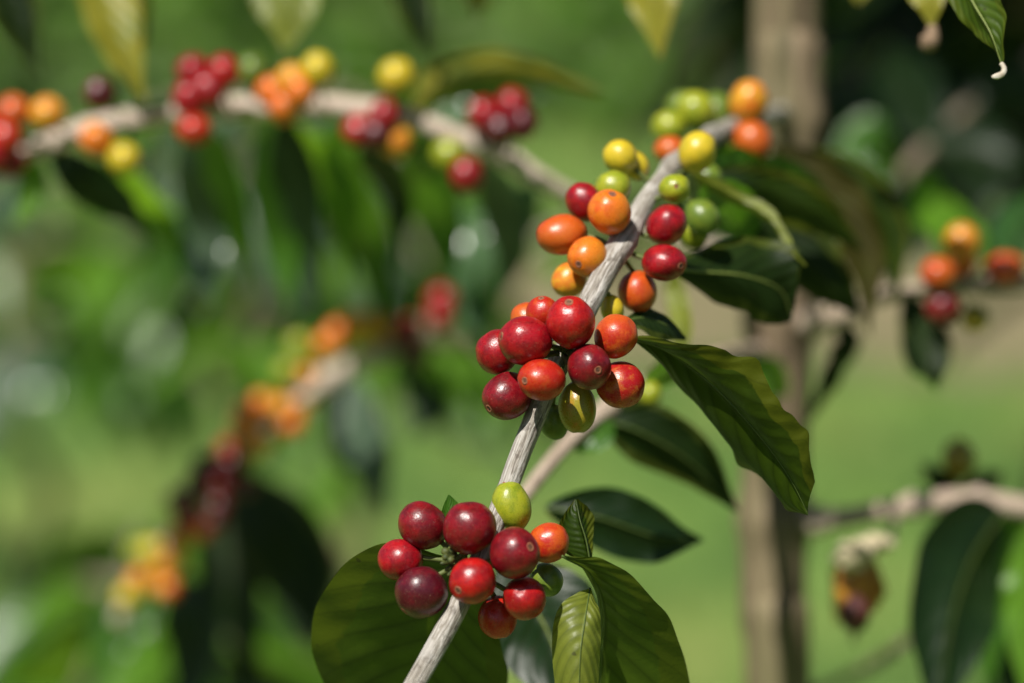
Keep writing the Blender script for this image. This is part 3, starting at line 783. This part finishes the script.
cl = [
 # bottom cluster
 (422.7, 525.7, A + .004, 23.5, 24, 'crimson', None, False, None),
 (400.5, 559.5, A + .004, 22, 20.5, 'ruby', None, False, None),
 (421.5, 592.5, A - .002, 24, 26.5, 'maroon', (-.7, .72, .25), True, None),
 (469.6, 528, A - .004, 26, 26, 'crimson', (.1, -.5, .3), False, None),
 (511.8, 506, A + .010, 18.2, 24, 'lime', (-.25, -.95, .05), True, 'single yellow green cherry in the lowest cluster'),
 (514.5, 553, A - .008, 24, 25.5, 'crimson', (.62, -.28, .7), True, None),
 (548.5, 543, A + .006, 19, 21, 'redorange', (.8, -.4, .1), False, 'orange red cherry at the edge of the lowest cluster'),
 (472.5, 580.5, A - .011, 23, 23.5, 'red', (-.60, .36, .74), True, None),
 (524.7, 598.4, A - .003, 21.5, 22, 'red', (-.2, -.3, .85), False, None),
 (497.7, 617, A + .007, 18.5, 21, 'scarlet', (.1, .9, .1), False, None),
 (546, 580, A + .015, 16, 17, 'green', (.6, .5, -.2), False, None),
 # middle cluster
 (570.7, 322.5, B_ - .013, 23.5, 26, 'red', (-.08, -.80, .62), True, None),
 (525.8, 341, B_ - .010, 25.5, 25, 'ruby', (-.93, -.18, .32), True, None),
 (497.5, 352, B_ + .002, 20, 22.5, 'ruby', (-.9, .1, .1), False, None),
 (541.5, 380.0, B_ - .015, 24, 21, 'scarlet', (-.70, .02, .72), True, None),
 (507.5, 396, B_ - .002, 23.5, 24.5, 'crimson', (-.72, .48, .5), True, None),
 (589.5, 367, B_ - .013, 22.5, 22, 'crimson', (.34, .12, .93), True, None),
 (615.5, 336.5, B_ - .004, 21.5, 21.5, 'redorange', (.6, -.5, .4), False, None),
 (620.5, 384.6, B_ - .002, 23.5, 22.5, 'blush', (.8, .3, .3), False, None),
 (577.3, 407.5, B_ + .003, 18.5, 24, 'olive', (.05, .98, .05), False, 'olive yellow cherry hanging under the middle cluster'),
 (554, 422, B_ + .016, 15, 17, 'green', (.1, .9, -.2), False, None),
 (543, 314, B_ + .003, 17, 17, 'scarlet', (-.1, -.85, .45), True, None),
 (527, 320, B_ + .010, 16, 17, 'redorange', (-.3, -.9, .1), False, None),
 # upper cluster
 (609.6, 212, Cc - .010, 21, 22, 'orange', (.10, -.78, .6), True, None),
 (584.5, 202, Cc + .002, 17, 21, 'ruby', (-.5, -.7, .2), False, None),
 (561.8, 234.5, Cc - .004, 23.5, 20, 'redorange', (-.9, .1, .2), False, None),
 (588, 256.8, Cc - .013, 20, 21, 'orange', (-.44, .36, .8), True, None),
 (569.5, 279.5, Cc - .004, 17, 18, 'amber', (-.5, .6, .3), False, None),
 (666.5, 225.3, Cc - .002, 20.5, 19.5, 'ruby', (.6, -.6, .35), False, None),
 (664, 263, Cc - .010, 23, 18.5, 'ruby', (.68, .14, .66), True, None),
 (637.3, 291.6, Cc - .004, 19, 20, 'redorange', (.1, .9, .2), False, None),
 (613, 188, Cc + .008, 19, 16, 'lime', (-.3, -.9, .2), False, None),
 (620.5, 157, .905, 17, 17, 'yellow', (-.7, -.6, .2), False, None),
 (635, 166, .912, 13, 15, 'yellow', (-.5, -.8, -.2), False, None),
 (674.6, 189, .888, 16, 15, 'lime', (.1, -.1, .95), True, None),
 (697.5, 152, .915, 17, 22, 'yellow', (.45, -.85, .2), True, None),
 (612, 309, .872, 11, 14, 'yellow', (.1, .9, -.2), False, None),
 # far end
 (670, 150, .965, 15, 14, 'redorange', None, False, None),
 (669, 127, 1.01, 17, 15, 'lime', None, False, None),
 (695.5, 110, 1.01, 18, 19, 'lime', None, False, None),
 (716, 112, 1.03, 18, 20, 'green', None, False, None),
 (749, 102, 1.02, 19, 21, 'amber', (.2, -.9, .3), False, None),
 (752, 141, 1.01, 20, 19.5, 'redorange', (.5, .6, .3), False, None),
 (682, 108, 1.03, 16, 17, 'green', None, False, None),
 (730, 128, 1.04, 16, 16, 'green', None, False, None),
 (708, 178, .95, 14, 15, 'green', None, False, None),
 (725, 160, 1.0, 16, 17, 'green', None, False, None),
 (702, 217, .915, 16, 19, 'green', None, False, None),
 (693, 233, .925, 15, 15, 'lime', None, False, None),
]
nodesB = {0: P(466, 566, A + .004), 1: P(563, 350, B_ + .002), 2: P(622, 244, Cc)}
for i, (px, py, d, rx, ry, col, ax, scar, lab) in enumerate(cl):
    nd = None
    if i < 11: nd = nodesB[0]
    elif i < 23: nd = nodesB[1]
    cherry(main, mp_, px, py, d, rx, ry, col, ax, scar, lab, node=nd)
node_bits(main, P(456, 562, A - .002), .0055, 12, 1)
node_bits(main, P(563, 352, B_ - .004), .0055, 12, 2)
node_bits(main, P(612, 262, Cc - .002), .0040, 8, 3)
node_bits(main, P(648, 205, .897), .0035, 8, 4)

def W(l): return [tuple(P(*p)) for p in l]
# big leaf by the middle cluster: seen from its shaded side, tip bent down
blade('leaf',
      W([(632, 338, .865), (670, 352, .862), (716, 388, .856), (760, 436, .852), (790, 478, .850), (808, 514, .850)]),
      W([(632, 340, .865), (668, 372, .872), (706, 418, .876), (744, 462, .874), (780, 500, .866), (808, 516, .850)]),
      W([(632, 337, .865), (690, 342, .846), (744, 360, .838), (776, 402, .836), (806, 434, .838), (815, 482, .846)]),
      LM['olive'], main, 3, wave=.0022, bulge=.16, rib=RIBD, notch=.16, n=60, m=9, label='large olive leaf with a wavy rim beside the middle cluster')
# small dark leaf peeping out above it
blade('leaf', W([(622, 322, .875), (645, 318, .880), (668, 326, .885), (686, 338, .89)]), W([(622, 323, .875), (640, 330, .876), (662, 338, .880), (686, 340, .89)]),
      W([(622, 321, .875), (642, 308, .885), (664, 314, .892), (686, 337, .89)]), LM['deep'], main, 4, rib=RIBD)
# broad leaf behind the lowest cluster
blade('leaf',
      W([(455, 556, .846), (446, 592, .860), (436, 640, .875), (420, 700, .889), (398, 790, .90)]),
      W([(452, 556, .846), (378, 544, .848), (320, 598, .866), (318, 670, .886), (380, 780, .90)]),
      W([(458, 556, .846), (480, 584, .860), (500, 640, .876), (502, 700, .890), (420, 790, .90)]),
      LM['warm'], main, 5, wave=.0018, bulge=.10, rib=RIBD, ribr=.0004, n=60, m=10, label='broad translucent green leaf hanging behind the lowest cluster')
# folded leaf on the other side, near half turned over
blade('leaf',
      W([(562, 556, .836), (590, 574, .843), (604, 610, .853), (602, 660, .867), (596, 740, .88)]),
      W([(562, 557, .836), (580, 566, .845), (598, 600, .858), (596, 650, .872), (586, 740, .885)]),
      W([(562, 555, .836), (612, 562, .838), (656, 600, .848), (682, 650, .861), (700, 740, .878)]),
      LM['warm'], main, 6, wave=.0012, bulge=.14, rib=RIBD, ribr=.0004, n=50, m=8, label='curled olive leaf below the lowest cluster')
blade('leaf',
      W([(590, 588, .848), (585, 620, .838), (580, 660, .834), (578, 740, .834)]),
      W([(590, 588, .848), (560, 606, .842), (552, 650, .840), (562, 740, .84)]),
      W([(591, 588, .848), (600, 616, .842), (600, 656, .840), (594, 740, .84)]),
      LM['pale'], main, 7, wave=.0008, bulge=.16, rib=RIBD, ribr=.0003, n=40, m=6, label='lighter yellow green leaf turned edge on')
# young upright leaf beside it
blade('leaf',
      W([(590, 562, .852), (586, 540, .852), (580, 520, .853), (576, 500, .856)]),
      W([(580, 560, .850), (560, 548, .848), (560, 522, .850), (575, 499, .856)]),
      W([(592, 562, .854), (593, 540, .858), (593, 515, .860), (578, 499, .856)]),
      LM['olive'], main, 8, wave=.0005, bulge=.2, rib=RIBD, ribr=.0003, n=30, m=6, label='small young leaf standing upright')
blade('leaf', W([(455, 560, .848), (452, 530, .850), (450, 512, .850), (449, 495, .85)]), W([(454, 560, .848), (441, 530, .850), (442, 510, .85), (448, 495, .85)]),
      W([(456, 560, .848), (461, 530, .850), (461, 508, .85), (450, 495, .85)]), LM['mid'], main, 9, n=20)
# leaf right of the upper cluster with the rolled yellow rim, and its shaded neighbours
blade('leaf',
      W([(668, 268, .905), (705, 272, .915), (745, 276, .925), (780, 290, .935), (792, 318, .94)]),
      W([(668, 270, .905), (708, 300, .925), (742, 312, .93), (766, 324, .935), (790, 322, .94)]),
      W([(668, 266, .905), (700, 248, .93), (745, 238, .94), (792, 246, .935), (800, 268, .93)]),
      LM['deep'], main, 11, wave=.0020, bulge=.14, rib=RIB, n=44, m=8, label='dark leaf with a yellow rolled rim beside the upper cluster')
ribbon([(690, 172, .94), (735, 198, .945), (770, 220, .94), (788, 250, .935), (806, 266, .925)], 15, (20, 60), 'pale', main, 17, fold=.5, k=.6, label='narrow yellow green curled leaf')
ribbon([(700, 190, .94), (722, 204, .96), (738, 226, .98), (748, 250, .985)], 56, (10, 30), 'mid', main, 12, fold=.2)
ribbon([(712, 178, .96), (760, 190, .99), (815, 214, 1.0), (862, 250, 1.01)], 50, (-10, 25), 'olive', main, 13, fold=.25, label='shaded leaf beyond the upper cluster')
ribbon([(772, 145, 1.05), (822, 186, 1.05), (858, 245, 1.05), (870, 335, 1.05)], 58, (15, 45), 'brown', main, 14, fold=.25, n=36, m=6, label='brownish olive leaf hanging across the trunk')
ribbon([(790, 150, 1.08), (845, 180, 1.08), (888, 232, 1.08), (897, 300, 1.08)], 44, (10, 40), 'olive', main, 18, fold=.3)
ribbon([(760, 165, 1.06), (800, 215, 1.05), (822, 262, 1.05), (830, 312, 1.05)], 46, (-20, 30), 'olive', main, 19, fold=.3)
ribbon([(740, 172, 1.03), (775, 176, 1.04), (815, 200, 1.05), (850, 205, 1.05)], 40, (30, 10), 'mid', main, 20, fold=.3)
ribbon([(740, 200, 1.02), (780, 235, 1.02), (830, 285, 1.02), (860, 318, 1.03)], 54, (-10, 30), 'deep', main, 15, fold=.2)
ribbon([(700, 172, .97), (722, 165, .98), (748, 168, .99), (776, 184, 1.0)], 34, (10, 30), 'mid', main, 16)
fix(main)

# ================================================================= SECOND BRANCH behind the main one
sec = tag(empty('fruiting_branch', P(600, 420, .98)), 'thin pale coffee branch running behind the middle cluster, with two dark leaves', 'coffee branch')
s2, p2 = stem('stem', [(486, 548, .955, 6), (525, 495, .965, 7.5), (560, 452, .975, 8), (600, 414, .985, 9), (655, 380, 1.0, 10), (705, 362, 1.05, 10), (762, 350, 1.145, 9)], BARK_FAR, sec, nodes=(.28, .55), seed=5)
cherry(sec, p2, 650, 395, .99, 11, 13, 'lime', None, False)
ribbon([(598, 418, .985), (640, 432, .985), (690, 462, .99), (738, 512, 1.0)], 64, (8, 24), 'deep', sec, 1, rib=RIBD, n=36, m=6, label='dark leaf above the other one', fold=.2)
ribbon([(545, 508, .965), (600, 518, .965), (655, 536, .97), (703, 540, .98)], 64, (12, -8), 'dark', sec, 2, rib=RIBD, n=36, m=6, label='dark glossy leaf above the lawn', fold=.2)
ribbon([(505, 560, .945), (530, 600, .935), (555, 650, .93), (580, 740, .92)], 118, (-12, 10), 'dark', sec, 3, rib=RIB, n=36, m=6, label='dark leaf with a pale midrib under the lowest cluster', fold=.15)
ribbon([(640, 388, .99), (668, 372, .99), (690, 360, 1.0), (700, 350, 1.0)], 34, (20, 40), 'fresh', sec, 4)
ribbon([(612, 420, .98), (600, 436, .98), (580, 440, .98), (556, 446, .98)], 26, (20, 40), 'mid', sec, 5)
ribbon([(668, 372, .99), (682, 330, 1.0), (676, 290, 1.01), (672, 262, 1.01)], 22, (10, 20), 'pale', sec, 6)
fix(sec)

# ================================================================= LONG BRANCH, upper left
D = 1.12
up_ = tag(empty('fruiting_branch', P(250, 107, D)), 'long blurred pale branch crossing the top left with red, orange and yellow cherries', 'coffee branch')
so2, p3 = stem('stem', [(-70, 182, 1.15, 10), (-10, 168, 1.14, 10.5), (50, 144, 1.13, 11), (110, 124, 1.125, 11), (170, 113, 1.12, 12), (240, 107, 1.12, 12), (300, 106, 1.12, 12), (350, 108, 1.12, 11), (410, 118, 1.12, 10), (455, 136, 1.12, 10), (500, 153, 1.12, 11), (540, 178, 1.12, 9), (590, 205, 1.13, 8.5), (680, 240, 1.14, 8), (766, 262, 1.155, 8)], BARK_LIT, up_, n=160, nodes=(.09, .2, .32, .42, .52, .65), nodeamp=.2, seed=12)
for a in [(14, 112, 'redorange'), (6, 138, 'scarlet'), (10, 163, 'ruby'), (-12, 126, 'red'), (-8, 158, 'ruby'), (48, 114, 'amber'), (100, 94, 'maroon'), (97, 139, 'orange'), (124, 159, 'yellow'),
          (193, 72, 'ruby'), (224, 72, 'red'), (208, 90, 'ruby'), (190, 98, 'ruby'), (194, 130, 'scarlet'), (252, 72, 'green'), (284, 107, 'orange'), (292, 80, 'amber'), (318, 70, 'yellow'), (272, 92, 'orange'), (300, 92, 'orange'),
          (358, 130, 'red'), (384, 116, 'ruby'), (396, 141, 'amber'), (396, 77, 'yellow'), (376, 134, 'maroon'),
          (484, 116, 'ruby'), (512, 106, 'ruby'), (500, 130, 'maroon'), (522, 124, 'maroon'), (449, 154, 'lime'), (467, 175, 'ruby')]:
    dd = D - .018 if abs(a[1] - 110) < 12 and 150 < a[0] < 450 else D + random.uniform(-.028, -.004)
    cherry(up_, p3, a[0], a[1], dd, 16 + random.uniform(-1, 1.5), 16.5 + random.uniform(-1, 1.5), a[2], None, False)
for i, (pts, wpx, roll, mat) in enumerate([
    ([(48, 150, 1.13), (80, 178, 1.13), (115, 205, 1.14), (150, 240, 1.15)], 44, (0, 30), 'dark'),
    ([(200, 120, 1.16), (215, 165, 1.18), (235, 225, 1.2), (262, 290, 1.2)], 42, (20, 50), 'fresh'),
    ([(205, 118, 1.18), (196, 170, 1.2), (205, 230, 1.22), (212, 300, 1.22)], 44, (-10, 20), 'grey'),
    ([(285, 118, 1.16), (290, 160, 1.17), (300, 210, 1.18), (322, 290, 1.19)], 46, (0, 30), 'dark'),
    ([(292, 118, 1.18), (312, 160, 1.22), (340, 205, 1.24), (352, 280, 1.25)], 50, (30, 10), 'fresh'),
    ([(282, 118, 1.2), (270, 170, 1.23), (280, 240, 1.25), (290, 320, 1.25)], 46, (0, 20), 'mid'),
    ([(370, 120, 1.15), (375, 160, 1.17), (395, 205, 1.2), (400, 270, 1.2)], 44, (20, 60), 'dark'),
    ([(440, 130, 1.16), (425, 170, 1.2), (440, 230, 1.24), (450, 290, 1.25)], 52, (0, 20), 'mid'),
    ([(480, 150, 1.17), (500, 200, 1.2), (508, 250, 1.22), (500, 300, 1.24)], 44, (20, 20), 'grey'),
    ([(410, 112, 1.14), (450, 78, 1.14), (520, 70, 1.14), (604, 94, 1.14)], 40, (15, 40), 'yellow'),
    ([(400, 108, 1.17), (430, 90, 1.2), (480, 84, 1.22), (560, 96, 1.22)], 40, (0, 30), 'mid'),
    ([(34, 156, 1.14), (32, 180, 1.14), (26, 205, 1.14), (14, 225, 1.14)], 30, (0, 30), 'fresh'),
    ([(112, 118, 1.14), (120, 180, 1.2), (180, 240, 1.3), (230, 260, 1.35)], 40, (0, 30), 'fresh'),
    ([(330, 118, 1.2), (345, 190, 1.24), (370, 250, 1.28), (380, 330, 1.3)], 50, (0, 20), 'mid'),
    ]):
    ribbon(pts, wpx, roll, mat, up_, 20 + i)
for k, a in enumerate([(210, 108, 1.3, .05), (190, 188, 1.27, .045), (200, 250, 1.28, .05), (306, 165, 1.25, .06), (465, 100, 1.26, .05), (463, 242, 1.3, .05), (505, 225, 1.3, .06), (470, 300, 1.32, .045)]):
    glossy_leaf(*a, up_, 70 + k)
fix(up_)

# ================================================================= BLURRED BRANCH, middle left
E = 1.34
lo = tag(empty('fruiting_branch', P(280, 410, E)), 'strongly blurred branch rising from low left with yellow, orange and dark cherries', 'coffee branch')
so3, p4 = stem('stem', [(118, 622, 1.36, 8), (150, 568, 1.35, 8), (185, 520, 1.34, 9), (215, 472, 1.33, 9), (262, 430, 1.32, 10), (305, 394, 1.32, 10), (350, 366, 1.32, 11), (398, 346, 1.34, 10), (436, 322, 1.48, 8), (480, 285, 1.72, 6), (545, 240, 2.05, 6), (600, 225, 2.35, 5)], BARK_LIT, lo, n=140, nodes=(.12, .25, .38, .5, .62), nodeamp=.3, seed=15)
for a in [(338, 334, 'orange'), (352, 322, 'amber'), (372, 322, 'amber'), (362, 336, 'yellow'), (402, 338, 'maroon'), (418, 352, 'maroon'), (410, 328, 'ruby'), (441, 300, 'red'), (440, 318, 'ruby'), (300, 345, 'lime'), (288, 372, 'lime'),
          (288, 392, 'yellow'), (245, 412, 'orange'), (250, 430, 'amber'), (292, 424, 'orange'), (284, 408, 'amber'), (300, 404, 'amber'), (232, 462, 'maroon'), (196, 484, 'maroon'), (244, 484, 'maroon'), (178, 500, 'maroon'), (218, 506, 'maroon'), (206, 466, 'maroon'),
          (150, 552, 'yellow'), (166, 568, 'amber'), (172, 562, 'amber'), (140, 552, 'lime'), (160, 584, 'yellow'), (326, 346, 'orange'), (384, 326, 'amber'), (278, 420, 'yellow'), (262, 404, 'orange'), (240, 428, 'orange'), (312, 388, 'yellow'), (222, 482, 'crimson'), (184, 520, 'ruby'), (202, 528, 'redorange'), (176, 540, 'orange'), (140, 580, 'amber'), (258, 446, 'amber'), (226, 450, 'redorange'), (306, 376, 'amber'), (272, 432, 'yellow'), (214, 520, 'maroon'), (168, 588, 'orange'), (128, 596, 'yellow')]:
    cherry(lo, p4, a[0], a[1], E + (.004 if a[2] in ('lime', 'yellow') and a[1] > 380 else -.024) + random.uniform(-.004, .004), 12.2, 12.6 if a[0] != 441 else 17, a[2], None, False)
for i, (pts, wpx, roll, mat) in enumerate([
    ([(232, 470, 1.42), (262, 520, 1.4), (300, 575, 1.39), (318, 650, 1.38)], 92, (0, 15), 'deep'),
    ([(225, 476, 1.44), (225, 540, 1.43), (232, 600, 1.42), (262, 690, 1.4)], 70, (0, 20), 'deep'),
    ([(352, 372, 1.40), (358, 420, 1.38), (372, 465, 1.36), (386, 520, 1.36)], 46, (0, 30), 'grey'),
    ([(345, 374, 1.42), (340, 410, 1.42), (348, 450, 1.42), (370, 490, 1.42)], 50, (10, 30), 'dark'),
    ([(420, 350, 1.36), (450, 372, 1.36), (470, 392, 1.36), (480, 420, 1.36)], 52, (10, 40), 'fresh'),
    ([(400, 350, 1.38), (420, 380, 1.38), (425, 410, 1.38), (410, 440, 1.38)], 50, (10, 40), 'dark'),
    ([(155, 575, 1.44), (130, 610, 1.43), (105, 640, 1.43), (90, 700, 1.43)], 56, (0, 30), 'mid'),
    ([(165, 575, 1.43), (185, 610, 1.42), (190, 660, 1.42), (170, 740, 1.42)], 66, (0, 30), 'dark'),
    ([(262, 440, 1.44), (240, 500, 1.46), (250, 540, 1.48), (240, 590, 1.5)], 30, (0, 30), 'mid'),
    ([(450, 330, 1.36), (470, 300, 1.4), (480, 280, 1.44), (486, 250, 1.48)], 44, (0, 30), 'mid'),
    ]):
    ribbon(pts, wpx, roll, mat, lo, 40 + i)
fix(lo)

# ================================================================= OVERHEAD BRANCHES whose leaf tips hang into view
def overhead(label, stempts, leaves, loc):
    root = tag(empty('leafy_branch', P(*loc)), label, 'coffee branch', 'leafy branches hanging in from above')
    stem('stem', stempts, BARK_DULL, root, n=60, seed=loc[0])
    for i, (pts, wpx, roll, mat, kw) in enumerate(leaves):
        kw = dict(kw); tip = kw.pop('tip', None)
        o = ribbon(pts, wpx, roll, mat, root, loc[0] + i, **kw)
        if tip:
            v, f, u = tube_data(crom(W(tip[0]), 10), np.array(tip[1]), 8)
            mesh_obj('withered_tip', v, f, tip[2], o, u)
    fix(root)
overhead('sharp narrow green leaf with a curled white tip in the top right corner',
         [(900, -90, .90, 6), (1000, -80, .885, 7), (1120, -90, .87, 7)],
         [([(925, -80, .885), (955, -30, .88), (975, 6, .872), (991, 34, .866), (1002, 66, .864)], 50, (25, 70), 'warm', dict(n=44, m=6, fold=.3, rib=RIB,
            tip=([(1001, 63, .864), (1004, 68, .8635), (1003, 73, .863), (998, 76, .8625), (992, 77, .862)], np.linspace(.0007, .0011, 10) * np.r_[np.ones(8), .8, .4], DRY)))],
         (960, -85, .88))
overhead('yellow green leaf with a limp brown tip hanging over the dark foliage',
         [(800, -90, 1.0, 6), (905, -85, .985, 7), (1010, -120, .97, 6)],
         [([(902, -80, .98), (915, -45, .975), (928, -5, .97), (932, 28, .97)], 44, (0, 10), 'yellow', dict(fold=.2, k=.8,
            tip=([(932, 26, .97), (932, 36, .97), (928, 43, .97), (922, 48, .97)], [.0018, .002, .0022, .0026, .003, .0034, .0034, .003, .0022, .001], DRYB))),
          ([(872, -70, 1.1), (868, -40, 1.1), (862, -20, 1.1), (858, 2, 1.1)], 40, (0, 10), 'yellow', {})],
         (900, -80, .98))
overhead('hanging yellow leaf with a pointed tip above the far end of the sharp branch',
         [(560, -100, 1.055, 6), (640, -80, 1.05, 6), (740, -90, 1.045, 6)],
         [([(640, -80, 1.05), (648, -40, 1.048), (652, 0, 1.045), (660, 58, 1.045)], 56, (-10, 20), 'yellow', dict(k=.95, fold=.3))],
         (640, -82, 1.05))
overhead('blurred yellow green leaves hanging above the long berry branch',
         [(-60, -80, 1.12, 8), (80, -70, 1.11, 8), (200, -75, 1.12, 8), (330, -85, 1.12, 8), (440, -90, 1.13, 8)],
         [([(95, -70, 1.11), (100, -20, 1.105), (118, 45, 1.10), (145, 104, 1.10)], 64, (10, 40), 'yellow', {}),
          ([(110, -70, 1.11), (125, -30, 1.12), (135, 30, 1.13), (128, 80, 1.13)], 44, (30, 50), 'olive', {}),
          ([(-20, -75, 1.12), (0, -20, 1.12), (18, 30, 1.12), (42, 78, 1.12)], 60, (10, 40), 'deep', {}),
          ([(275, -80, 1.12), (280, -40, 1.115), (286, 5, 1.11), (286, 50, 1.11)], 72, (0, 10), 'pale', dict(cut=.97)),
          ([(400, -85, 1.13), (402, -40, 1.13), (412, 10, 1.13), (436, 62, 1.13)], 42, (10, 30), 'deep', {}),
          ([(440, -90, 1.13), (470, -40, 1.16), (478, -5, 1.18), (478, 20, 1.18)], 36, (10, 30), 'yellow', {})],
         (150, -75, 1.12))

# ================================================================= BRANCHES IN THE SHADE, right
bk = tag(empty('leafy_branch', P(930, 150, 1.45)), 'bare brown twig slanting through the dark leaves above the right hand berries', 'coffee branch')
stem('stem', [(800, 300, 1.30, 6), (880, 205, 1.42, 7), (925, 150, 1.46, 7), (965, 112, 1.5, 7), (1040, 60, 1.6, 8), (1150, -20, 1.7, 7)], BARK_DULL, bk, seed=33)
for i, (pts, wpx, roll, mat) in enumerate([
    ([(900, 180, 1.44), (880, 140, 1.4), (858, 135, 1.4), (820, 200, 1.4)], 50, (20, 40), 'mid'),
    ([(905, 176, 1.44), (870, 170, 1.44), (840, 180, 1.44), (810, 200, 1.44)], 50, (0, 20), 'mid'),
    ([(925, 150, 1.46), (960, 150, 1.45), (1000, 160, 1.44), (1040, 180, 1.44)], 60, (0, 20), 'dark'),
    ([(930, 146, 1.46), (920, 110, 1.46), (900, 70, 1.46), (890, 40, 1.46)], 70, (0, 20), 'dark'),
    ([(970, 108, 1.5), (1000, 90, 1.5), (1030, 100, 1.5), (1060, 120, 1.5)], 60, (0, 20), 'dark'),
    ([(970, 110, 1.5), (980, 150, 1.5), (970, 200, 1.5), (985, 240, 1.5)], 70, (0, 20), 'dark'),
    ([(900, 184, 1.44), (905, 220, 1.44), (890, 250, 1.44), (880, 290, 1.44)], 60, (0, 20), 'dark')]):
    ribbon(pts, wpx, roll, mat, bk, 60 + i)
fix(bk)
tw = tag(empty('bare_twig', P(870, 665, 1.2)), 'thin dark bare twig low beside the trunk', 'twig')
stem('stem', [(740, 725, 1.24, 5), (840, 680, 1.22, 5), (880, 660, 1.2, 6), (930, 625, 1.18, 5), (985, 600, 1.16, 4)], BARK_DULL, tw, seed=41)
fix(tw)
